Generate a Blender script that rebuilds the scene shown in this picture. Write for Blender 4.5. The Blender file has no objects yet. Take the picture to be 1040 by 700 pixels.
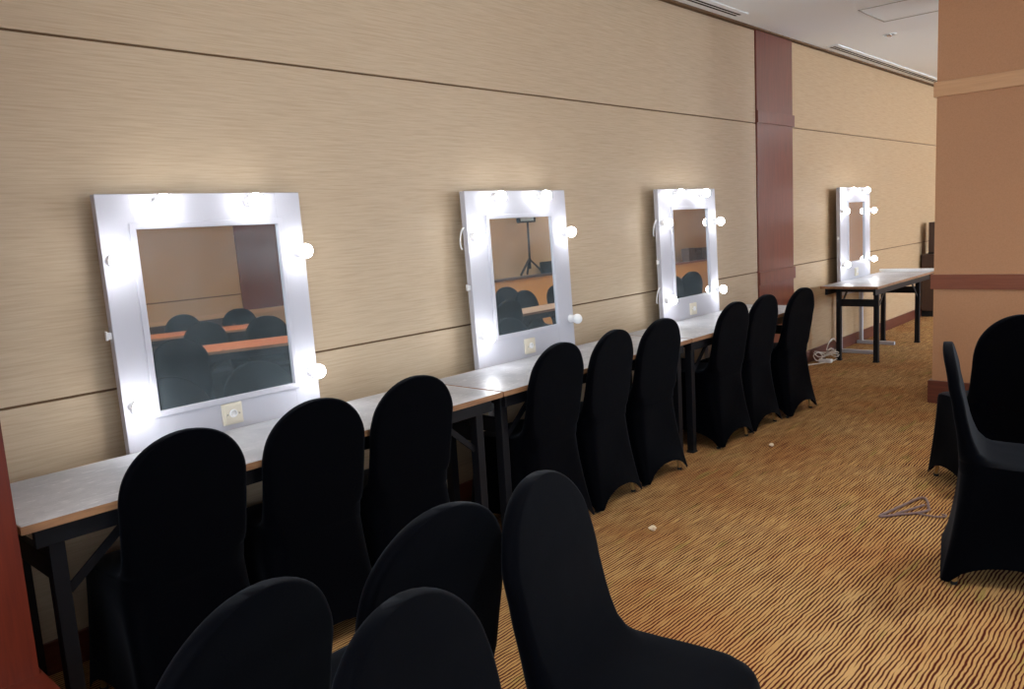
import bpy, bmesh, math, random
from mathutils import Vector, Matrix
random.seed(7)
S = bpy.context.scene
COL = S.collection
PI = math.pi
def rad(a): return math.radians(a)

# ------------------------------------------------------------------ materials
def mat(name, color, rough=.6, metal=0.0, spec=.5, emit=None, estr=0, sheen=0, coat=0):
    m = bpy.data.materials.new(name); m.use_nodes = True
    b = m.node_tree.nodes['Principled BSDF']
    b.inputs['Base Color'].default_value = (*color, 1)
    b.inputs['Roughness'].default_value = rough
    b.inputs['Metallic'].default_value = metal
    b.inputs['Specular IOR Level'].default_value = spec
    if sheen:
        b.inputs['Sheen Weight'].default_value = sheen
        b.inputs['Sheen Roughness'].default_value = .45
        b.inputs['Sheen Tint'].default_value = (.62, .72, .9, 1)
    if coat:
        b.inputs['Coat Weight'].default_value = coat
        b.inputs['Coat Roughness'].default_value = .12
    if emit:
        b.inputs['Emission Color'].default_value = (*emit, 1)
        b.inputs['Emission Strength'].default_value = estr
    return m

class NT:
    def __init__(s, m):
        s.nt = m.node_tree; s.b = s.nt.nodes['Principled BSDF']
    def n(s, t, **kw):
        x = s.nt.nodes.new(t)
        for k, v in kw.items():
            if k in x.inputs.keys(): x.inputs[k].default_value = v
            else: setattr(x, k, v)
        return x
    def l(s, a, b): s.nt.links.new(a, b)
    def coords(s, scale=(1, 1, 1), rot=(0, 0, 0)):
        t = s.n('ShaderNodeTexCoord'); mp = s.n('ShaderNodeMapping')
        mp.inputs['Scale'].default_value = scale; mp.inputs['Rotation'].default_value = rot
        s.l(t.outputs['Object'], mp.inputs['Vector']); return mp.outputs['Vector']
    def noise(s, vec, scale=5, detail=3, rough=.55, dist=0):
        x = s.n('ShaderNodeTexNoise'); x.inputs['Scale'].default_value = scale
        x.inputs['Detail'].default_value = detail; x.inputs['Roughness'].default_value = rough
        x.inputs['Distortion'].default_value = dist
        s.l(vec, x.inputs['Vector']); return x.outputs['Fac']
    def ramp(s, fac, stops):
        r = s.n('ShaderNodeValToRGB'); e = r.color_ramp.elements
        while len(e) < len(stops): e.new(.5)
        for i, (p, c) in enumerate(stops):
            e[i].position = p; e[i].color = (*c, 1) if len(c) == 3 else c
        s.l(fac, r.inputs['Fac']); return r.outputs['Color']
    def mix(s, fac, a, b, mode='MIX'):
        x = s.n('ShaderNodeMix', data_type='RGBA', blend_type=mode)
        for sock, v in ((x.inputs[0], fac), (x.inputs[6], a), (x.inputs[7], b)):
            if isinstance(v, (int, float)): sock.default_value = v
            elif isinstance(v, tuple): sock.default_value = (*v, 1)
            else: s.l(v, sock)
        return x.outputs[2]
    def bump(s, h, strength=.3, dist=.01):
        x = s.n('ShaderNodeBump'); x.inputs['Strength'].default_value = strength
        x.inputs['Distance'].default_value = dist
        s.l(h, x.inputs['Height']); s.l(x.outputs['Normal'], s.b.inputs['Normal'])
    def base(s, c): s.l(c, s.b.inputs['Base Color'])

def wallpaper(name, c1, c2, scale=(1, 1, 1), rough=.62):
    m = mat(name, c1, rough); t = NT(m)
    v = t.coords(scale)
    a = t.noise(v, 120, 3, .6, .2); b = t.noise(v, 260, 2, .5)
    c = t.ramp(a, [(.28, c2), (.60, c1)])
    c = t.mix(.35, c, t.ramp(b, [(.3, c2), (.7, c1)]))
    t.base(c); t.bump(a, .12, .004); return m

M = {}
M['wallpaper'] = wallpaper('tan_grain_wallpaper', (.60, .468, .320), (.48, .350, .222), (1, .035, 1))
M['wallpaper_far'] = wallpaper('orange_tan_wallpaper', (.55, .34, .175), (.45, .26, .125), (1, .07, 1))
M['fabric_wall'] = wallpaper('woven_orange_tan_wall', (.52, .275, .145), (.44, .225, .115), (1.2, 1.2, 1.2), .8)
def wood(name, c1, c2, scale, rough=.28, coat=.4):
    m = mat(name, c1, rough, coat=coat); t = NT(m)
    a = t.noise(t.coords(scale), 9, 5, .6, .6)
    t.base(t.ramp(a, [(.3, c2), (.7, c1)])); return m
M['red_wood'] = wood('red_brown_veneer', (.18, .035, .016), (.11, .019, .009), (6, 6, .35), .3, .4)
M['column_wood_shaded'] = wood('shaded_red_veneer', (.125, .017, .006), (.075, .009, .004), (6, 6, .35), .4, .1)  # same red veneer, with the column's shade put into a darker colour
M['red_band'] = wood('red_brown_band', (.26, .085, .045), (.19, .055, .028), (.4, .4, 8))
M['light_band'] = wood('light_orange_band', (.64, .37, .19), (.56, .31, .15), (.4, .4, 8), .4, .1)
M['dark_base'] = wood('dark_red_base', (.14, .035, .018), (.09, .02, .011), (.4, .4, 8), .4, .1)
M['gap'] = mat('dark_joint', (.17, .10, .05), .9)
M['ceiling'] = mat('white_ceiling', (.87, .93, .97), .9)
M['ceiling_line'] = mat('grey_ceiling_trim', (.48, .49, .48), .8)
M['slot'] = mat('black_slot', (.015, .015, .015), .8)
M['chrome'] = mat('chrome', (.75, .75, .75), .2, 1)
M['white_paint'] = mat('white_painted_wood', (.52, .517, .57), .4)
M['white_plastic'] = mat('white_plastic', (.85, .85, .85), .35)
M['cream_plastic'] = mat('cream_plastic', (.72, .66, .54), .35)
M['bulb'] = mat('lit_bulb', (1, 1, 1), .4, emit=(.95, .97, 1.0), estr=17.5)
M['bulb_off'] = mat('unlit_bulb', (.86, .86, .86), .3)
M['black_metal'] = mat('black_steel', (.004, .0045, .007), .5, spec=.25)
M['gold_metal'] = mat('gold_leg', (.50, .33, .14), .35, .8)
M['rubber'] = mat('black_rubber', (.01, .01, .01), .8)
M['hanger'] = mat('mauve_grey_plastic', (.20, .13, .125), .4)
M['paper'] = mat('cream_paper', (.80, .66, .48), .8)
M['cable'] = mat('white_cable', (.75, .70, .64), .5)
M['dark_wood'] = mat('dark_brown_board', (.055, .026, .016), .5)
M['board_edge'] = wood('brown_board_edge', (.36, .19, .09), (.22, .10, .045), (6, .8, 6), .6, 0)
for i_, e_ in enumerate((1.7, 1.0, 4.5, 10.0)): M['fill_daylight_%d' % i_] = mat('fill_pane', (.8, .9, 1), .3, emit=(.80, .90, 1.0), estr=e_)  # glowing panes of the added windows, used as fill light
M['fill_lampglow'] = mat('fill_downlight_lens', (1, 1, 1), .4, emit=(1, .94, .85), estr=17.5)  # glow of the added, unseen downlights

# black stretch fabric
m = mat('black_stretch_fabric', (.0003, .00045, .0013), .6, spec=.02, sheen=.045); t = NT(m)
t.bump(t.noise(t.coords((1, 1, 1)), 7, 2, .5, .3), .10, .02); M['fabric'] = m

# white laminate table tops with scratches and dusty patches
m = mat('worn_laminate', (.6, .6, .62), .38); t = NT(m)
v = t.coords((1, 1, 1))
pat = t.noise(v, 3.2, 5, .65, .4)
sc = t.noise(t.coords((9, 1.3, 1), (0, 0, .5)), 9, 3, .6, 1.2)
sp = t.noise(v, 120, 2, .5)
c = t.ramp(pat, [(.35, (.33, .34, .37)), (.65, (.54, .54, .56))])
c = t.mix(t.ramp(sc, [(.60, (0, 0, 0)), (.66, (.55, .55, .55))]), c, (.74, .74, .75))
c = t.mix(t.ramp(sp, [(.66, (0, 0, 0)), (.72, (.5, .5, .5))]), c, (.22, .21, .20))
t.base(c); M['laminate'] = m
m = mat('orange_tabletop', (.60, .17, .055), .35); t = NT(m)
t.base(t.ramp(t.noise(t.coords((3, 1, 1)), 4, 3), [(.3, (.52, .14, .045)), (.7, (.64, .20, .07))])); M['orange'] = m
m = mat('orange_panel', (.55, .27, .08), .5); M['orange_panel'] = m

# mirror glass with a little dust; grey-blue haze paints in bulb-lit brightness
m = mat('mirror_glass', (.80, .84, .85), .015, 1.0); t = NT(m)
d = t.noise(t.coords((1, 1, 1)), 34, 4, .6); 
t.l(t.ramp(d, [(.68, (.012, .012, .012)), (.8, (.25, .25, .25))]), t.b.inputs['Roughness'])
df = t.n('ShaderNodeBsdfDiffuse'); df.inputs['Color'].default_value = (.50, .62, .68, 1)
mx = t.n('ShaderNodeMixShader'); out = [n_ for n_ in m.node_tree.nodes if n_.type == 'OUTPUT_MATERIAL'][0]
sm = t.noise(t.coords((1, 1, 1)), 4, 4, .6)
t.l(t.ramp(sm, [(.3, (.05, .05, .05)), (.75, (.16, .16, .16))]), mx.inputs[0])
t.l(t.b.outputs[0], mx.inputs[1]); t.l(df.outputs[0], mx.inputs[2]); t.l(mx.outputs[0], out.inputs[0])
M['mirror'] = m

# carpet: gold ground with short wavy dark red dashes
m = mat('striped_carpet', (.5, .3, .12), .95, spec=.1); t = NT(m)
tc = t.n('ShaderNodeTexCoord')
mp = t.n('ShaderNodeMapping'); mp.inputs['Rotation'].default_value = (0, 0, math.atan2(.012, .989))
t.l(tc.outputs['Object'], mp.inputs['Vector'])
vec = mp.outputs['Vector']
sep = t.n('ShaderNodeSeparateXYZ'); t.l(vec, sep.inputs[0])
wob = t.noise(vec, 6, 2, .5)
wob2 = t.noise(vec, 28, 1, .5)
def mth(op, a, b=None, c=None):
    x = t.n('ShaderNodeMath', operation=op)
    for i, v in enumerate((a, b, c)):
        if v is None: continue
        if isinstance(v, (int, float)): x.inputs[i].default_value = v
        else: t.l(v, x.inputs[i])
    return x.outputs[0]
xx = mth('ADD', sep.outputs[0], mth('MULTIPLY', mth('SUBTRACT', wob, .5), .020))
xx = mth('ADD', xx, mth('MULTIPLY', mth('SUBTRACT', wob2, .5), .0065))
ph = mth('MULTIPLY', xx, 2 * PI / .0142)
sn = mth('SINE', ph)
# dash breaks: cells stretched along the stripe
dm = t.n('ShaderNodeMapping'); dm.inputs['Scale'].default_value = (55, 5.5, 1); t.l(vec, dm.inputs['Vector'])
dash = t.noise(dm.outputs['Vector'], 1.0, 2, .5)
line = mth('ADD', mth('MULTIPLY', sn, .5), mth('MULTIPLY', mth('SUBTRACT', dash, .5), 1.7))
lf = t.ramp(line, [(.04, (0, 0, 0)), (.26, (1, 1, 1))])
big = t.noise(vec, 1.6, 3, .6)
gm = t.n('ShaderNodeMapping'); gm.inputs['Scale'].default_value = (9, 1.6, 1); t.l(vec, gm.inputs['Vector'])
grn = t.noise(gm.outputs['Vector'], 1.6, 2, .5)
pile = t.noise(vec, 260, 2, .6)
ground = t.ramp(big, [(.30, (.45, .220, .080)), (.50, (.52, .305, .120)), (.68, (.54, .345, .150))])
ground = t.mix(t.ramp(grn, [(.62, (0, 0, 0)), (.70, (.75, .75, .75))]), ground, (.36, .29, .085))
ground = t.mix(t.ramp(pile, [(.3, (.35, .35, .35)), (.7, (0, 0, 0))]), ground, (.36, .19, .07))
dark = t.ramp(big, [(.35, (.085, .012, .004)), (.7, (.070, .015, .006))])
t.base(t.mix(lf, ground, dark)); t.bump(pile, .35, .004); M['carpet'] = m

# ------------------------------------------------------------------ mesh helpers
class MB:
    def __init__(s): s.bm = bmesh.new()
    def box(s, x0, x1, y0, y1, z0, z1, bev=0, tf=None):
        r = bmesh.ops.create_cube(s.bm, size=1)
        vs = r['verts']
        for v in vs:
            v.co = Vector(((x0 + x1) / 2 + v.co.x * (x1 - x0), (y0 + y1) / 2 + v.co.y * (y1 - y0), (z0 + z1) / 2 + v.co.z * (z1 - z0)))
        if bev:
            es = list({e for v in vs for e in v.link_edges})
            rr = bmesh.ops.bevel(s.bm, geom=es, offset=bev, segments=2, affect='EDGES', profile=.6)
            vs = list({v for f in rr['faces'] for v in f.verts} | {v for v in vs if v.is_valid})
        if tf:
            for v in vs: v.co = tf(v.co)
        return s
    def bar(s, a, b, w, h=None):
        a, b = Vector(a), Vector(b); d = b - a; L = d.length; h = h or w
        q = d.to_track_quat('Z', 'Y').to_matrix().to_4x4(); q.translation = (a + b) / 2
        r = bmesh.ops.create_cube(s.bm, size=1, matrix=q @ Matrix.Diagonal((w, h, L, 1))); return s
    def cyl(s, a, b, r0, r1=None, n=20):
        a, b = Vector(a), Vector(b); d = b - a
        q = d.to_track_quat('Z', 'Y').to_matrix().to_4x4(); q.translation = (a + b) / 2
        bmesh.ops.create_cone(s.bm, cap_ends=True, segments=n, radius1=r0, radius2=r0 if r1 is None else r1, depth=d.length, matrix=q); return s
    def lathe(s, prof, o, axis, n=24):
        """prof: list of (along, radius); about axis through o"""
        ax = Vector(axis).normalized(); u = ax.orthogonal().normalized(); w = ax.cross(u); o = Vector(o)
        rings = []
        for a, r in prof:
            if r < 1e-6: rings.append([s.bm.verts.new(o + ax * a)])
            else: rings.append([s.bm.verts.new(o + ax * a + (u * math.cos(2 * PI * k / n) + w * math.sin(2 * PI * k / n)) * r) for k in range(n)])
        for A, B in zip(rings, rings[1:]):
            for k in range(n):
                k2 = (k + 1) % n
                if len(A) == 1: s.bm.faces.new((A[0], B[k], B[k2]))
                elif len(B) == 1: s.bm.faces.new((A[k], A[k2], B[0]))
                else: s.bm.faces.new((A[k], A[k2], B[k2], B[k]))
        return s
    def tube(s, pts, r, n=8, closed=False):
        pts = [Vector(p) for p in pts]; N = len(pts); rings = []
        up = Vector((0, 0, 1))
        for i, p in enumerate(pts):
            d = (pts[(i + 1) % N] - pts[i - 1]) if closed else (pts[min(i + 1, N - 1)] - pts[max(i - 1, 0)])
            d.normalize(); u = d.cross(up)
            if u.length < .05: u = d.cross(Vector((1, 0, 0)))
            u.normalize(); w = u.cross(d)
            rings.append([s.bm.verts.new(p + (u * math.cos(2 * PI * k / n) + w * math.sin(2 * PI * k / n)) * r) for k in range(n)])
        for i in range(N if closed else N - 1):
            A, B = rings[i], rings[(i + 1) % N]
            for k in range(n): s.bm.faces.new((A[k], A[(k + 1) % n], B[(k + 1) % n], B[k]))
        if not closed:
            s.bm.faces.new(rings[0][::-1]); s.bm.faces.new(rings[-1])
        return s
    def build(s, name, material, parent=None, smooth=False, origin=None):
        bm = s.bm; bmesh.ops.recalc_face_normals(bm, faces=bm.faces)
        if origin is not None: bmesh.ops.translate(bm, verts=bm.verts, vec=-Vector(origin))
        me = bpy.data.meshes.new(name); bm.to_mesh(me); bm.free()
        o = bpy.data.objects.new(name, me); COL.objects.link(o)
        me.materials.append(material)
        if smooth:
            for f in me.polygons: f.use_smooth = True
        if origin is not None: o.location = origin
        if parent: o.parent = parent; 
        return o
def thing(name, label, cat, loc=(0, 0, 0), rz=0, group=None):
    o = bpy.data.objects.new(name, None); COL.objects.link(o); o.empty_display_size = .1
    o.location = loc; o.rotation_euler = (0, 0, rz); tag(o, label, cat, group); return o
def tag(o, label, cat, group=None):
    o['label'] = label; o['category'] = cat
    if group: o['group'] = group
    return o
def struct(o): o['kind'] = 'structure'; return o
def autosmooth(o, ang=35):
    for f in o.data.polygons: f.use_smooth = True
    bm = bmesh.new(); bm.from_mesh(o.data)
    for e in bm.edges:
        if len(e.link_faces) == 2 and e.calc_face_angle(0) > rad(ang): e.smooth = False
    bm.to_mesh(o.data); bm.free()

# ------------------------------------------------------------------ room shell
Y0, Y1, X1, ZC = -2.6, 19.0, 7.0, 3.0
ZU, ZL = 2.231, .9745
PA, PB = 6.57, 7.30       # red panel on the left wall
struct(MB().box(-.3, X1 + .3, Y0 - .3, Y1 + .3, -.12, 0).build('floor', M['carpet']))
struct(MB().box(-.3, X1 + .3, Y0 - .3, Y1 + .3, ZC, ZC + .1).build('ceiling', M['ceiling']))
# left wall: a dark backing with separate papered panels leaving thin joints
wl = struct(MB().box(-.2, -.012, Y0 - .2, Y1 + .2, 0, ZC).build('wall_left', M['gap']))
def panels(y0, y1, m, name):
    g = .0045
    b = MB()
    b.box(-.012, 0, y0, y1, .0, ZL - g, .002); b.box(-.012, 0, y0, y1, ZL + g, ZU - g, .002); b.box(-.012, 0, y0, y1, ZU + g, ZC - .02, .002)
    o = b.build(name, m, wl); o['label'] = 'tan grained wallpaper panels' ; return o
panels(Y0, PA - .004, M['wallpaper'], 'wall_panel')
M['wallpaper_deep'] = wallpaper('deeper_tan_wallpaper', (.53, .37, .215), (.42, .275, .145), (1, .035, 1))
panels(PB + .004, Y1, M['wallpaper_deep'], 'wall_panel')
b = MB(); b.box(-.012, .012, PA, PB, 0, ZC - .015, .003)
o = b.build('veneer_panel', M['red_wood'], wl); o['label'] = 'dark red-brown wood veneer strip'
b = MB(); b.box(.0121, .024, PA - .004, PB + .018, ZL - .115, ZL - .004, .003); b.box(.0121, .024, PA - .004, PB + .018, ZU + .004, ZU + .105, .003)
o = b.build('veneer_band', M['red_wood'], wl)
struct(MB().box(0, .016, Y0, PA - .01, 0, .12, .003).box(0, .016, PB + .01, Y1, 0, .12, .003).build('baseboard_left', M['dark_base']))
# right wall
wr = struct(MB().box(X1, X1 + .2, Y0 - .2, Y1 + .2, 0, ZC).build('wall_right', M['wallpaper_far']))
MB().box(X1 - .015, X1, 5.48, 7.3, .86, ZC).build('veneer_panel', M['red_wood'], wr)
MB().box(X1 - .008, X1, Y0, 5.47, .0, .80).box(X1 - .008, X1, 7.31, 8.2, 0, .80).build('dado_panel', M['dark_wood'], wr)
MB().box(X1 - .03, X1, Y0, 8.2, .80, .855).build('chair_rail', M['light_band'], wr)
MB().box(X1 - .004, X1, Y0, 5.47, 1.075, 1.09).build('joint_line', M['gap'], wr)
struct(MB().box(-.2, X1 + .2, Y1, Y1 + .2, 0, ZC).build('wall_far', M['fabric_wall']))
# near wall behind the camera with an invented, unseen, light-giving window
wx0, wx1, wz0, wz1 = 1.4, 6.4, .9, 2.75
b = MB(); b.box(-.2, wx0, Y0 - .2, Y0, 0, ZC); b.box(wx1, X1 + .2, Y0 - .2, Y0, 0, ZC); b.box(wx0, wx1, Y0 - .2, Y0, 0, wz0); b.box(wx0, wx1, Y0 - .2, Y0, wz1, ZC)
struct(b.build('wall_near', M['wallpaper']))
w = struct(MB().box(wx0, wx1, Y0 - .12, Y0 - .10, wz0, wz1).build('window_1', M['fill_daylight_0']))
b = MB()
for k in range(6):
    x = wx0 + (wx1 - wx0) * k / 5; b.box(x - .025, x + .025, Y0 - .099, Y0 - .05, wz0, wz1)
b.box(wx0, wx1, Y0 - .099, Y0 - .05, wz0, wz0 + .05); b.box(wx0, wx1, Y0 - .099, Y0 - .05, wz1 - .05, wz1)
b.build('window_frame', M['white_paint'], w)
# windows added to the right wall for fill light, out of view
for i, (a, c) in enumerate(((-1.6, 3.2), (7.6, 9.9), (12.9, 15.0))):
    w = struct(MB().box(X1 - .022, X1 - .016, a, c, .9, 2.8).build('window_%d' % (i + 2), M['fill_daylight_%d' % (i + 1)]))
    b = MB()
    for k in range(5):
        y = a + (c - a) * k / 4; b.box(X1 - .06, X1 - .0225, y - .025, y + .025, .88, 2.82)
    b.box(X1 - .06, X1 - .0225, a, c, .86, .91); b.box(X1 - .06, X1 - .0225, a, c, 2.79, 2.84)
    b.build('window_frame', M['white_paint'], w)
# pillar on the right
PX0, PX1, PY0, PY1 = 1.432, 2.12, 6.42, 7.02
pl = struct(MB().box(PX0, PX1, PY0, PY1, 0, ZC).build('wall_pillar', M['fabric_wall']))
e = .018
MB().box(PX0 - e, PX1 + e, PY0 - e, PY1 + e, .853, .960, .003).build('lower_band', M['red_band'], pl)
MB().box(PX0 - e, PX1 + e, PY0 - e, PY1 + e, 2.218, 2.322, .003).build('upper_band', M['light_band'], pl)
MB().box(PX0 - .024, PX1 + .024, PY0 - .024, PY1 + .024, 0, .17, .003).build('pillar_base', M['dark_base'], pl)
# red-brown wood column at the left edge of the view
cl = struct(MB().box(0, .74, -.35, .592, 0, ZC).build('wall_column', M['column_wood_shaded']))
MB().box(.0, .865, -.40, .603, 0, .37, .004).build('column_plinth', M['column_wood_shaded'], cl)
# ceiling details
struct(MB().box(0, .03, Y0, Y1, ZC - .012, ZC + .0).build('trim_1', M['gap']))
def diffuser(y0, y1, label):
    t = thing('air_diffuser', label, 'vent', (.135, (y0 + y1) / 2, ZC))
    h = (y1 - y0) / 2
    b = MB(); b.box(-.05, .06, -h - .04, h + .04, -.008, .0); b.build('frame', M['ceiling'], t)
    b = MB()
    for x in (-.032, .0): b.box(x, x + .018, -h, h, -.0095, -.0078)
    b.build('slots', M['slot'], t)
diffuser(4.4, 6.02, 'black slotted air diffuser in the ceiling before the red-brown wall strip')
diffuser(7.95, 12.2, 'long black slotted air diffuser in the ceiling beyond the red-brown wall strip')
b = MB(); hx0, hx1, hy0, hy1 = .775, 1.375, 6.74, 7.36
for (x0, x1_, y0, y1_) in ((hx0, hx1, hy0, hy0 + .012), (hx0, hx1, hy1 - .012, hy1), (hx0, hx0 + .012, hy0, hy1), (hx1 - .012, hx1, hy0, hy1)):
    b.box(x0, x1_, y0, y1_, ZC - .004, ZC)
tag(b.build('access_hatch', M['ceiling_line'], origin=(1.07, 7.05, ZC)), 'square access hatch outlined in the white ceiling', 'hatch')
def downlight(x, y, label, lit):
    t = thing('downlight', label, 'ceiling light', (x, y, ZC), 0, 'added fill downlights out of view' if lit else None)
    MB().lathe([(.0, .062), (-.006, .062), (-.010, .055), (-.006, .047), (.0, .046)], (0, 0, 0), (0, 0, 1)).build('trim_ring', M['ceiling'], t, True)
    MB().lathe([(-.002, .047), (-.003, .02), (-.003, 0)], (0, 0, 0), (0, 0, 1)).build('reflector', M['fill_lampglow'] if lit else M['slot'], t)
    if not lit: MB().lathe([(-.004, .022), (-.016, .020), (-.022, .010), (-.024, 0)], (0, 0, 0), (0, 0, 1)).build('lamp', M['chrome'], t, True)
downlight(.645, 7.93, 'round recessed downlight in the white ceiling below the hatch', False)

# ------------------------------------------------------------------ vanity mirrors
def mirror(y0, y1, lean, label, footy, footlen, off=(), bulbs=None, cord=(), glass=None):
    xf = .120; zb, zt = .60, 1.683; W = y1 - y0
    sx = math.tan(rad(lean))
    def tf(c): return Vector((c.x - (c.z - .75) * sx, c.y, c.z))
    root = thing('vanity_mirror', label, 'lighted mirror', (xf, (y0 + y1) / 2, 0), 0, 'lighted vanity mirrors along the wall')
    org = Vector((xf, (y0 + y1) / 2, 0))
    def fin(b, name, m, parent=root, smooth=False, sharp=None):
        for v in b.bm.verts: v.co = tf(v.co) - org
        o = b.build(name, m, parent, smooth)
        if sharp: autosmooth(o, sharp)
        return o
    gy0, gy1, gz0, gz1 = glass
    # frame of four flat boards
    b = MB()
    b.box(xf - .035, xf, y0, gy0, zb, zt, .003); b.box(xf - .035, xf, gy1, y1, zb, zt, .003)
    b.box(xf - .035, xf - .0004, gy0 - .002, gy1 + .002, gz1, zt, .003); b.box(xf - .035, xf - .0004, gy0 - .002, gy1 + .002, zb, gz0, .003)
    fin(b, 'frame', M['white_paint'])
    # sloping inner molding
    b = MB(); w_ = .020
    for (a0, a1, c0, c1) in ((gy0 - w_, gy0 + .003, gz0 - w_, gz1 + w_), (gy1 - .003, gy1 + w_, gz0 - w_, gz1 + w_)):
        b.box(xf - .02, xf + .009, a0, a1, c0, c1, .004)
    for (c0, c1) in ((gz0 - w_, gz0 + .003), (gz1 - .003, gz1 + w_)):
        b.box(xf - .02, xf + .0088, gy0 - w_ + .004, gy1 + w_ - .004, c0, c1, .004)
    fin(b, 'inner_molding', M['white_paint'])
    b = MB(); b.box(xf - .008, xf - .003, gy0 - .001, gy1 + .001, gz0 - .001, gz1 + .001); fin(b, 'mirror_glass', M['mirror'])
    b = MB(); b.box(xf - .045, xf - .036, y0 + .02, y1 - .02, zb + .02, zt - .02); fin(b, 'back_board', M['white_paint'])
    # bulbs
    for i, (y, z) in enumerate(bulbs):
        b = MB(); b.lathe([(-.002, .024), (.006, .024), (.020, .020), (.040, .026), (.044, .026), (.044, 0)], (xf, y, z), (1, 0, 0), 20)
        so = fin(b, 'bulb_socket', M['white_plastic'], root, True)
        r = .0302; pr = [(.042, .0256)] + [(.054 + .028 * math.sin(a), r * math.cos(a)) for a in [rad(k) for k in (-27, -17, -8, 5, 18, 30, 42, 54, 66, 76, 85)]] + [(.082, 0)]
        b = MB(); b.lathe(pr, (xf, y, z), (1, 0, 0), 24)
        bo = fin(b, 'bulb', M['bulb_off'] if i in off else M['bulb'], so, True)
        if i in off: bo['label'] = 'unlit white bulb'
    # socket outlet
    ym = (y0 + y1) / 2 - .005
    b = MB(); b.box(xf, xf + .012, ym - .043, ym + .043, .770, .856, .004)
    ou = fin(b, 'wall_socket', M['cream_plastic'])
    b = MB(); b.box(xf + .012, xf + .016, ym - .036, ym + .036, .777, .849, .002); fin(b, 'socket_face', M['cream_plastic'], ou)
    b = MB(); b.lathe([(.016, .017), (.020, .016), (.020, .012), (.017, .011), (.017, 0)], (xf, ym, .815), (1, 0, 0), 20); fin(b, 'socket_ring', M['white_plastic'], ou, True)
    for dy in (-.025, .025):
        b = MB(); b.lathe([(.016, .003), (.018, .0025), (.018, 0)], (xf, ym + dy, .812), (1, 0, 0), 10)
        fin(b, 'socket_screw', M['chrome'], ou)
    # cords looped at the left back edge
    for zc in cord:
        pts = [(xf - .03 + .012 * math.cos(a), y0 - .004 - .022 * math.sin(a), zc + .055 * math.cos(a)) for a in [PI * k / 12 for k in range(13)]]
        b = MB(); b.tube(pts, .004, 8); fin(b, 'cord', M['white_plastic'], root, True)
    b = MB(); b.box(xf - .03, xf - .012, y0 - .014, y0 + .002, 1.17, 1.195, .003); b.box(xf - .028, xf - .014, y0 - .018, y0 - .012, 1.167, 1.20, .002); fin(b, 'side_switch', M['white_plastic'])
    # legs and flat feet
    for yy in (y0 + .14, y1 - .10):
        b = MB(); b.box(xf - .080, xf - .046, yy - .02, yy + .02, .03, 1.2, .003); fin(b, 'stand_leg', M['white_paint'])
        x0_, x1_ = footlen
        b = MB(); b.box(x0_, x1_, yy - .02, yy + .02, .0, .036, .003)
        for v in b.bm.verts: v.co -= org
        b.build('stand_foot', M['white_paint'], root)
    return root
def bl(y0, y1): return [(y0 + .222, 1.649), (y1 - .235, 1.649), (y0 + .032, 1.448), (y1 - .030, 1.436), (y0 + .042, .915), (y1 - .030, .920)]
G = 'white bulb-lit mirror '
mirror(1.137, 1.966, 1.1, 'largest, nearest white bulb-lit mirror behind the scratched left table', 0, (.02, .20), bulbs=bl(1.137, 1.966), glass=(1.262, 1.848, .878, 1.558))
mirror(2.963, 3.80, 1.7, 'white bulb-lit mirror with its lower right bulb unlit, behind the middle table', 0, (.02, .20), off=(5,), cord=(1.44,), bulbs=bl(2.963, 3.80), glass=(3.125, 3.652, .900, 1.536))
mirror(4.822, 5.636, 1.2, 'white bulb-lit mirror just left of the red-brown wall strip', 0, (.02, .20), cord=(1.42, .95), bulbs=bl(4.822, 5.636), glass=(4.996, 5.50, .905, 1.540))
mirror(8.20, 9.07, .6, 'farthest white bulb-lit mirror, on a white stand behind the separate far table', 0, (.02, .41), bulbs=bl(8.20, 9.07), glass=(8.42, 8.89, .925, 1.535))

# ------------------------------------------------------------------ folding tables
def table(cx, cy, L, W, label, group=None, top=None, rz=0, inset=.10, legx=.055, h=.75, edge=None):
    t = thing('folding_table', label, 'table', (cx, cy, 0), rz, group)
    tp = MB().box(-W / 2 + .003, W / 2 - .003, -L / 2 + .003, L / 2 - .003, h - .020, h, .0015).build('tabletop', top or M['laminate'], t)
    b = MB(); th = .010
    b.box(W / 2 - .003, W / 2, -L / 2, L / 2, h - .024, h - .001); b.box(-W / 2, -W / 2 + .003, -L / 2, L / 2, h - .024, h - .001)
    b.box(-W / 2 + .003, W / 2 - .003, L / 2 - .003, L / 2, h - .024, h - .001); b.box(-W / 2 + .003, W / 2 - .003, -L / 2, -L / 2 + .003, h - .024, h - .001)
    b.box(-W / 2 + .003, W / 2 - .003, -L / 2 + .003, L / 2 - .003, h - .024, h - .0205)
    o = b.build('edge_band', edge or M['board_edge'], tp); o['label'] = 'brown worn edge'
    for sx in (-1, 1):
        x = sx * (W / 2 - .045)
        MB().box(x - .012, x + .012, -L / 2 + .04, L / 2 - .04, h - .085, h - .024, .002).build('apron_rail', M['black_metal'], t)
    for sy in (-1, 1):
        y = sy * (L / 2 - inset)
        for sx in (-1, 1):
            x = sx * (W / 2 - legx - .025)
            lg = MB().box(x - .022, x + .022, y - .022, y + .022, .012, h - .024, .003).build('leg', M['black_metal'], t)
            MB().box(x - .025, x + .025, y - .025, y + .025, 0, .014, .002).build('foot_cap', M['rubber'], lg)
            MB().bar((x, y - sy * .02, .50), (x, y - sy * .26, h - .05), .008, .026).build('brace', M['black_metal'], t)
        xx = W / 2 - legx - .025
        MB().box(-xx + .022, xx - .022, y - .012, y + .012, .535, .605, .003).build('crossbar', M['black_metal'], t)
        MB().box(-xx, xx, y - .016, y + .016, h - .075, h - .026, .003).build('top_bar', M['black_metal'], t)
    return t
TG = 'folding tables along the mirror wall'
table(.384, 1.600, 1.952, .52, 'worn grey scratched folding table under the nearest mirror', TG)
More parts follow.
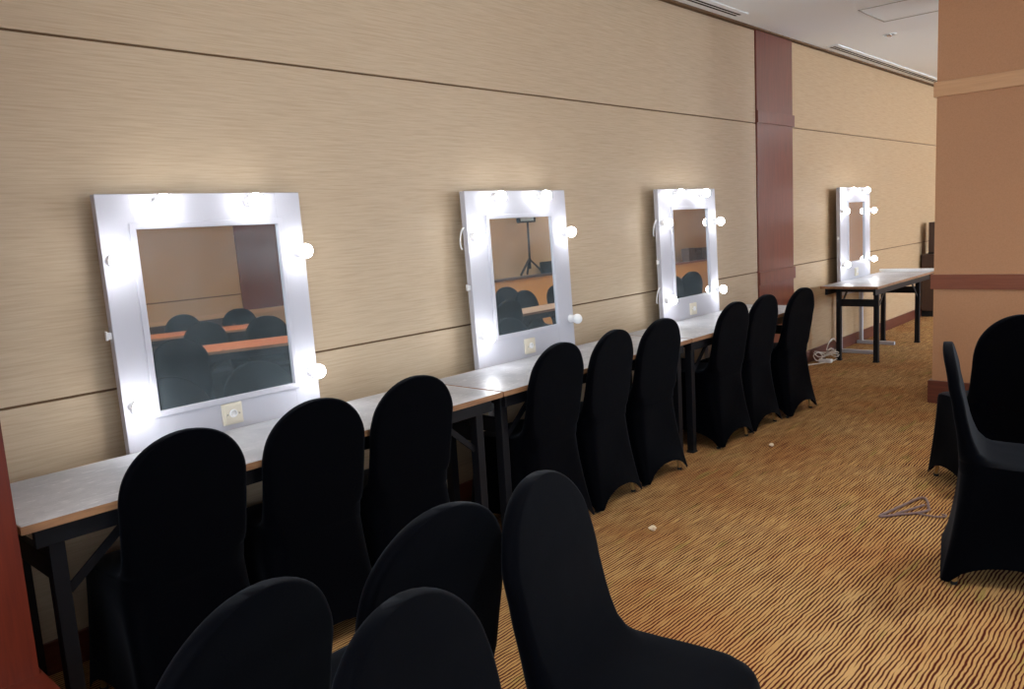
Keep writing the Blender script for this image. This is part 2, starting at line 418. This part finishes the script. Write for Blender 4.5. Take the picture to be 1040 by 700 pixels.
table(.384, 3.430, 1.690, .52, 'white topped folding table under the mirror with one unlit bulb', TG, inset=.055)
table(.384, 5.185, 1.800, .52, 'white topped folding table ending before the red-brown wall strip', TG)
table(.39, 8.55, 1.82, .53, 'separate far white topped table with bare black legs', TG, inset=.25, legx=.065)
OG = 'orange topped tables out in the room'
table(3.42, 3.72, 1.5, .75, 'nearer orange topped table reflected in the nearest mirror', OG, M['orange'], rad(26))
table(5.85, 4.15, 1.5, .80, 'farther orange topped table reflected in the nearest mirror', OG, M['orange'], rad(26))
table(2.82, 6.70, 1.5, .62, 'orange topped table reflected in the mirror with one unlit bulb', OG, M['orange_panel'])

# ------------------------------------------------------------------ banquet chair in stretch cover
def ring(w, yf, yb, r, nc=9, ne=9, pinch=0):
    """rounded rectangle, counter-clockwise from the front right; returns (x, y, cornerness)"""
    d = (yf - yb) / 2; yc = (yf + yb) / 2; r = min(r, w * .999, d * .999); out = []
    for (sx, sy, a0) in ((1, 1, 0), (-1, 1, 90), (-1, -1, 180), (1, -1, 270)):
        for k in range(nc):
            a = rad(a0 + 90 * k / (nc - 1))
            out.append((sx * (w - r) + r * math.cos(a), yc + sy * (d - r) + r * math.sin(a), 1.0))
        x0, y0, _ = out[-1]
        nx = {0: (-(w - r), yc + d), 90: (-w, yc - (d - r)), 180: (w - r, yc - d), 270: (w, yc + d - r)}[a0]
        for k in range(1, ne + 1):
            f = k / (ne + 1); q = abs(2 * f - 1) ** 2.2; pin = pinch * (1 - q)
            x = x0 + (nx[0] - x0) * f; y = y0 + (nx[1] - y0) * f
            if a0 == 0: y -= pin
            elif a0 == 90: x += pin
            elif a0 == 180: y += pin * .7
            else: x -= pin
            out.append((x, y, q))
    return out
def lerp(tab, z):
    for (a, va), (b_, vb) in zip(tab, tab[1:]):
        if a <= z <= b_:
            f = (z - a) / (b_ - a); f = f * f * (3 - 2 * f) * .5 + f * .5
            return va + (vb - va) * f
    return tab[0][1] if z < tab[0][0] else tab[-1][1]
def chair_cover():
    bm = bmesh.new(); rings = []
    # skirt: hem tips at the feet, arches between
    NS = 16
    for i in range(NS):
        s = i / (NS - 1)
        flare = (1 - s) ** 1.6
        w = .203 + .015 * flare; yf = .225 + .030 * flare; yb = -.185 - .060 * flare
        pin = .034 * math.sin(PI * min(1, .25 + .75 * (1 - s))) * (1 - s)
        R = ring(w, yf, yb, .030 + .045 * s, pinch=pin)
        row = []
        for (x, y, q) in R:
            hem = .018 + .082 * (1 - q) ** .75
            z = hem + (.44 - hem) * s
            row.append(bm.verts.new((x, y, z)))
        rings.append(row)
    YF = [(.44, .225), (.462, .215), (.474, .185), (.480, .12), (.484, .03), (.490, -.045), (.505, -.090), (.53, -.118), (.57, -.138), (.63, -.156), (.70, -.170), (.80, -.190), (.93, -.215)]
    YB = [(.44, -.188), (.5, -.190), (.58, -.196), (.70, -.214), (.80, -.232), (.93, -.256)]
    WW = [(.44, .203), (.474, .203), (.50, .203), (.56, .203), (.62, .204), (.70, .205), (.75, .205)]
    RR = [(.44, .075), (.50, .066), (.60, .045), (.75, .029), (.93, .028)]
    zs = [.450, .458, .465, .470, .474, .477, .4795, .4815, .4835, .486, .489, .493, .498, .505, .515, .53, .55, .575, .605, .64, .675, .71, .74]
    for z in zs:
        rings.append([bm.verts.new((x, y, z)) for x, y, q in ring(lerp(WW, z), lerp(YF, z), lerp(YB, z), lerp(RR, z))])
    zd, zt = .74, .930
    for k in range(1, 15):
        a = rad(90 * k / 15); z = zd + (zt - zd) * math.sin(a)
        w = .205 * math.cos(a) ** .92
        th = (lerp(YF, z) - lerp(YB, z)) / 2; yc = (lerp(YF, z) + lerp(YB, z)) / 2
        th *= (1 - .35 * (k / 15) ** 4)
        rings.append([bm.verts.new((x, y, z)) for x, y, q in ring(max(w, .012), yc + th, yc - th, .026)])
    for A, B in zip(rings, rings[1:]):
        n = len(A)
        for k in range(n): bm.faces.new((A[k], A[(k + 1) % n], B[(k + 1) % n], B[k]))
    bm.faces.new(rings[-1])
    b = MB(); b.bm.free(); b.bm = bm; return b
def seam_path(front):
    pts = []
    for k in range(-24, 25):
        a = rad(k / 24 * 90); z = .74 + .186 * math.cos(a); x = .196 * math.sin(a)
        if abs(k) == 24: pass
        y = -.172 - (z - .70) * .19 if front else -.217 - (z - .70) * .175
        pts.append((x, y + (.003 if front else -.003), z))
    return pts
def make_chair(label):
    t = thing('banquet_chair', label, 'chair')
    cv = chair_cover().build('stretch_cover', M['fabric'], t, True)
    for sx in (-1, 1):
        for (yt, yb_) in ((.16, .205), (-.14, -.196)):
            lg = MB().cyl((sx * .150, yt, .44), (sx * .183, yb_, .008), .010, .010, 14).build('leg', M['gold_metal'], t, True); autosmooth(lg)
            lg['label'] = 'gold metal leg showing below the hem'
            MB().cyl((sx * .183, yb_, 0), (sx * .1828, yb_, .012), .013, .013, 14).build('foot_cap', M['rubber'], lg)
    # chair frame hidden inside the cover carries the seat
    return t
proto = make_chair('x')
used = [False]
def dup(src):
    c = src.copy(); COL.objects.link(c)
    for ch in src.children:
        d = ch.copy(); COL.objects.link(d); d.parent = c
        for g in ch.children:
            h = g.copy(); COL.objects.link(h); h.parent = d
    return c
def chair(bx, by, face, label, group, z=0, sc=1.0):
    """bx, by: top of the backrest; face: heading of the sitter in degrees (0 = +x, 90 = +y)"""
    o = proto if not used[0] else dup(proto); used[0] = True
    f = rad(face); cx = bx + .236 * math.cos(f) * sc; cy = by + .236 * math.sin(f) * sc
    o.location = (cx, cy, z); o.rotation_euler = (0, 0, f - PI / 2)
    o['label'] = label; o['category'] = 'chair'; o['group'] = group; return o
WG = 'black covered chairs facing the mirror tables'
chair(.715, 1.075, 180, 'leftmost black covered chair of the row at the scratched grey table', WG)
chair(.715, 1.552, 177, 'black covered chair by the largest mirror\'s lower right corner', WG)
chair(.715, 2.010, 178, 'black covered chair at the right end of the scratched grey table', WG)
chair(.720, 2.915, 181, 'black covered chair hiding the right corner of the mirror with one unlit bulb', WG)
chair(.715, 3.375, 183, 'black covered chair just right of the unlit bulb', WG)
chair(.710, 3.850, 178, 'black covered chair at the right end of the middle white table', WG)
chair(.715, 4.720, 178, 'seventh black covered chair of the wall row, counting from the left', WG)
chair(.715, 5.170, 178, 'black covered chair second from the far end of the wall row', WG)
chair(.765, 5.675, 176, 'black covered chair at the far end of the wall row, beside the red-brown strip', WG)
FG = 'loose black covered chairs in the foreground'
chair(1.925, .600, 194, 'black covered chair at the bottom edge, leftmost of the foreground cluster', FG)
chair(2.150, .710, 14, 'black covered chair at the bottom edge, second from left of the foreground cluster', FG)
chair(1.905, 1.038, 181, 'black covered chair left of and behind the sideways foreground chair', FG)
chair(1.930, 1.300, 14, 'black covered foreground chair turned right, its seat reaching over the carpet', FG)
RG = 'black covered chairs at the right edge'
chair(2.240, 3.475, 13, 'black covered chair seen edge-on at the right edge, beside the clothes hanger', RG)
chair(2.335, 4.420, 129, 'black covered chair before the pillar, behind the edge-on chair', RG)
MG = 'black covered chairs out in the room, seen only in the mirrors'
for (x, y, f, l) in (
    (2.84, 2.62, 26, 'black covered chair before the nearer orange table in the largest mirror\'s reflection'),
    (4.50, 3.66, 206, 'left chair behind the nearer orange table in the largest mirror\'s reflection'),
    (4.16, 4.12, 206, 'right chair behind the nearer orange table in the largest mirror\'s reflection'),
    (6.55, 4.42, 206, 'left chair behind the farther orange table in the largest mirror\'s reflection'),
    (6.30, 5.02, 206, 'right chair behind the farther orange table in the largest mirror\'s reflection'),
    (2.30, 5.62, 0, 'large near black chair reflected in the mirror with one unlit bulb'),
    (3.44, 6.62, 180, 'black covered chair beside the orange table reflected in the mirror with one unlit bulb'),
    (3.52, 7.22, 180, 'black covered chair at the orange table\'s far corner, reflected in the second mirror'),
    (3.68, 8.05, 190, 'black covered chair cut by the right edge of the second mirror\'s glass'),
    (4.95, 8.45, 200, 'farthest black covered chair at left in the second mirror\'s reflection'),
    (1.72, 7.62, 20, 'black covered chair reflected at left in the mirror beside the red-brown strip'),
    (1.80, 8.22, 10, 'black covered chair reflected at right in the mirror beside the red-brown strip')):
    chair(x, y, f, l, MG)

# ------------------------------------------------------------------ things on the floor and beyond
def smooth_path(pts, n=8, closed=False):
    P = [Vector(p) for p in pts]; out = []; N = len(P)
    for i in range(N if closed else N - 1):
        p0 = P[(i - 1) % N] if closed or i > 0 else P[0]; p1 = P[i]; p2 = P[(i + 1) % N]
        p3 = P[(i + 2) % N] if closed or i + 2 < N else P[-1]
        for k in range(n):
            t = k / n
            out.append(.5 * ((2 * p1) + (p2 - p0) * t + (2 * p0 - 5 * p1 + 4 * p2 - p3) * t * t + (3 * p1 - p0 - 3 * p2 + p3) * t ** 3))
    if not closed: out.append(P[-1])
    return out
hg = thing('clothes_hanger', 'mauve-grey plastic clothes hanger lying on the striped carpet', 'hanger', (1.96, 4.03, 0))
def H(*p): return [(x - 1.96, y - 4.03, .008) for x, y in p]
MB().tube(smooth_path(H((1.868, 3.867), (1.905, 4.03), (1.95, 4.215), (1.985, 4.20), (2.02, 4.10), (2.03, 4.06), (1.993, 3.99), (1.93, 3.925), (1.89, 3.875)), 6, True), .0065, 8, True).build('shoulder_bar', M['hanger'], hg, True)
MB().tube(smooth_path(H((1.918, 3.93), (1.955, 4.02), (1.995, 4.125))), .0055).build('trouser_bar', M['hanger'], hg, True)
MB().tube(smooth_path(H((1.993, 3.99), (2.04, 3.985), (2.085, 3.990), (2.112, 4.005), (2.115, 4.03), (2.095, 4.035))), .0045).build('hook', M['hanger'], hg, True)
def scrap(x, y, s, label):
    bm = bmesh.new(); bmesh.ops.create_icosphere(bm, subdivisions=3, radius=s)
    for v in bm.verts:
        k = 1 + .35 * math.sin(v.co.x * 170 + 1) * math.cos(v.co.y * 210) + random.uniform(-.14, .14)
        v.co = Vector((v.co.x * k * 1.2, v.co.y * k, v.co.z * k * .7))
    zm = min(v.co.z for v in bm.verts)
    for v in bm.verts: v.co.z -= zm
    b = MB(); b.bm.free(); b.bm = bm; o = b.build('paper_scrap', M['paper']); o.location = (x, y, 0); tag(o, label, 'litter', 'paper scraps on the carpet')
scrap(1.057, 3.13, .016, 'larger cream paper scrap on the carpet right of the foreground chair')
scrap(.93, 4.74, .013, 'smaller cream paper scrap on the carpet near the wall row\'s far chairs')
cb = thing('power_cord', 'tangle of white cable on the carpet left of the far table', 'cable', (.12, 7.72, 0))
pts = [(-.09, -.36, .006), (-.05, -.22, .006), (.02, -.10, .008)]
for k in range(34):
    a = k * .62; r = .085 + .035 * math.sin(k * 1.3)
    pts.append((.0 + r * math.cos(a) * .9, .12 + r * 1.9 * math.sin(a), .010 + .055 * abs(math.sin(k * .9)) + .0012 * k))
pts += [(.0, .10, .10), (-.03, .25, .16), (-.05, .42, .17), (-.06, .55, .10)]
MB().tube(smooth_path(pts, 6), .0055, 8).build('cable', M['cable'], cb, True)
pb = MB().box(-.03, .09, -.03, .02, 0, .035, .006).build('plug_block', M['white_plastic'], cb)
MB().tube([(.0, -.005, .036), (.03, -.005, .0362)], .006).build('plug_hole', M['rubber'], pb)
# white strip laid across the far end of the far table
st = MB().box(-.29, .32, -.018, .018, 0, .03, .006).build('light_tube', M['white_plastic']); st.location = (.39, 9.44, .75)
tag(st, 'white tube lying across the far end of the far table', 'tube')
# dark low cabinet on the wall beyond, upright board by it
c = thing('low_cabinet', 'dark brown low cabinet along the wall beyond the far table', 'cabinet', (.12, 12.4, 0))
MB().box(-.10, .07, -1.05, 1.05, .08, .79, .004).build('body', M['dark_wood'], c)
MB().box(-.10, .09, -1.07, 1.07, .79, .82, .004).build('cabinet_top', M['dark_wood'], c)
MB().box(-.10, .05, -1.0, 1.0, 0, .08).build('plinth', M['rubber'], c)
for k in range(3):
    d = MB().box(.07, .085, -1.03 + .69 * k, -1.03 + .67 + .69 * k, .10, .78, .003).build('door', M['dark_wood'], c)
    MB().box(.085, .10, -.44 + .69 * k, -.43 + .69 * k, .45, .58, .002).build('handle', M['chrome'], d)
c = thing('display_board', 'dark narrow upright board on the low cabinet, by the pillar\'s edge', 'board', (.12, 11.55, .82))
MB().box(-.03, .04, -.16, .10, .02, .41, .004).build('panel', M['dark_wood'], c)
MB().box(-.05, .06, -.09, .09, 0, .022, .003).build('board_base', M['rubber'], c)
# counter along the right wall with a lamp stand, seen in the mirrors
c = thing('counter', 'long tan counter along the opposite wall, seen in the second mirror', 'counter', (6.72, 10.9, 0))
MB().box(-.27, .26, -2.6, 2.6, 0, .955).build('body', M['orange_panel'], c)
MB().box(-.30, .27, -2.63, 2.63, .955, .99, .004).build('counter_top', M['dark_wood'], c)
s = thing('lamp_stand', 'black tripod lamp stand on the counter, reflected in the second mirror', 'lamp stand', (6.72, 11.08, .99))
MB().cyl((0, 0, .12), (0, .06, .98), .022, .018).build('pole', M['black_metal'], s, True)
for k in range(3):
    a = 2 * PI * k / 3 + .4; MB().bar((0, 0, .30), (.2 * math.cos(a), .30 * math.sin(a), .022), .03).build('leg', M['black_metal'], s)
b = MB(); b.box(-.04, .04, -.20, .24, .96, .985); b.box(-.04, .04, -.20, .24, 1.10, 1.125); b.box(-.04, .04, -.20, -.175, .985, 1.10); b.box(-.04, .04, .215, .24, .985, 1.10)
b.build('lamp_frame', M['black_metal'], s)
MB().box(-.02, .02, -.175, .215, .985, 1.10).build('lamp_panel', M['ceiling_line'], s)
c = MB().box(-.15, .15, -.5, .5, 0, .22, .02).build('equipment_case', M['rubber']); c.location = (6.74, 12.05, .99)
tag(c, 'black flat equipment case on the counter beside the lamp stand', 'case')
c = thing('low_counter', 'tan low counter along the opposite wall, seen in the mirror beside the red-brown strip', 'counter', (6.72, 17.0, 0))
MB().box(-.27, .26, -1.9, 1.9, 0, .70).build('body', M['orange_panel'], c)
MB().box(-.30, .27, -1.92, 1.92, .70, .735, .004).build('counter_top', M['red_band'], c)
for k, (dy, w_, h_, l) in enumerate(((-.25, .16, .30, 'left dark box'), (.05, .12, .22, 'middle dark box'), (.36, .15, .28, 'right dark box'))):
    o = MB().box(-.1, .1, -w_, w_, 0, h_, .008).build('storage_box', M['rubber']); o.location = (6.7, 17.0 + dy, .735)
    o.data.materials[0] = M['dark_wood']
    tag(o, l + ' on the low counter, reflected in the mirror beside the red-brown strip', 'box', 'dark boxes on the low counter')

# ------------------------------------------------------------------ lights
n = 0
for x in (2.6, 5.0):  # unseen lit downlights and beams, added as fill light
    for y in (-.8, 1.8, 4.4, 9.6, 12.6, 15.6):
        n += 1
        downlight(x, y, 'added fill-light downlight in the white ceiling, out of view' , True)
        L = bpy.data.lights.new('fill_beam', 'SPOT'); L.energy = 34; L.spot_size = rad(130); L.spot_blend = .9; L.shadow_soft_size = .06; L.color = (1, .95, .87)
        o = bpy.data.objects.new('fill_beam', L); COL.objects.link(o); o.location = (x, y, ZC - .03)
W = bpy.data.worlds.new('world'); S.world = W; W.use_nodes = True
W.node_tree.nodes['Background'].inputs['Color'].default_value = (.6, .75, 1, 1)
W.node_tree.nodes['Background'].inputs['Strength'].default_value = .3

# ------------------------------------------------------------------ camera
f, yaw, pitch, roll, cx, cz = 811.28689, .740692487, .145219048, -.0595713207, 3.07443727, 1.48197241
cy_, sy_ = math.cos(yaw), math.sin(yaw); cp, sp = math.cos(pitch), math.sin(pitch)
fwd = Vector((-sy_ * cp, cy_ * cp, -sp)); r0 = Vector((cy_, sy_, 0)); u0 = r0.cross(fwd)
right = math.cos(roll) * r0 + math.sin(roll) * u0; up = -math.sin(roll) * r0 + math.cos(roll) * u0
cam = bpy.data.cameras.new('camera'); co = bpy.data.objects.new('camera', cam); COL.objects.link(co)
mtx = Matrix.Identity(4)
for i in range(3): mtx[i][0] = right[i]; mtx[i][1] = up[i]; mtx[i][2] = -fwd[i]
mtx.translation = (cx, 0, cz); co.matrix_world = mtx
cam.sensor_fit = 'HORIZONTAL'; cam.sensor_width = 36; cam.lens = 36 * f / 1040; cam.clip_start = .05; cam.clip_end = 100
S.camera = co
vs = S.view_settings; vs.view_transform = 'Standard'; vs.look = 'None'; vs.gamma = 1; vs.use_curve_mapping = False; vs.exposure = 1.60
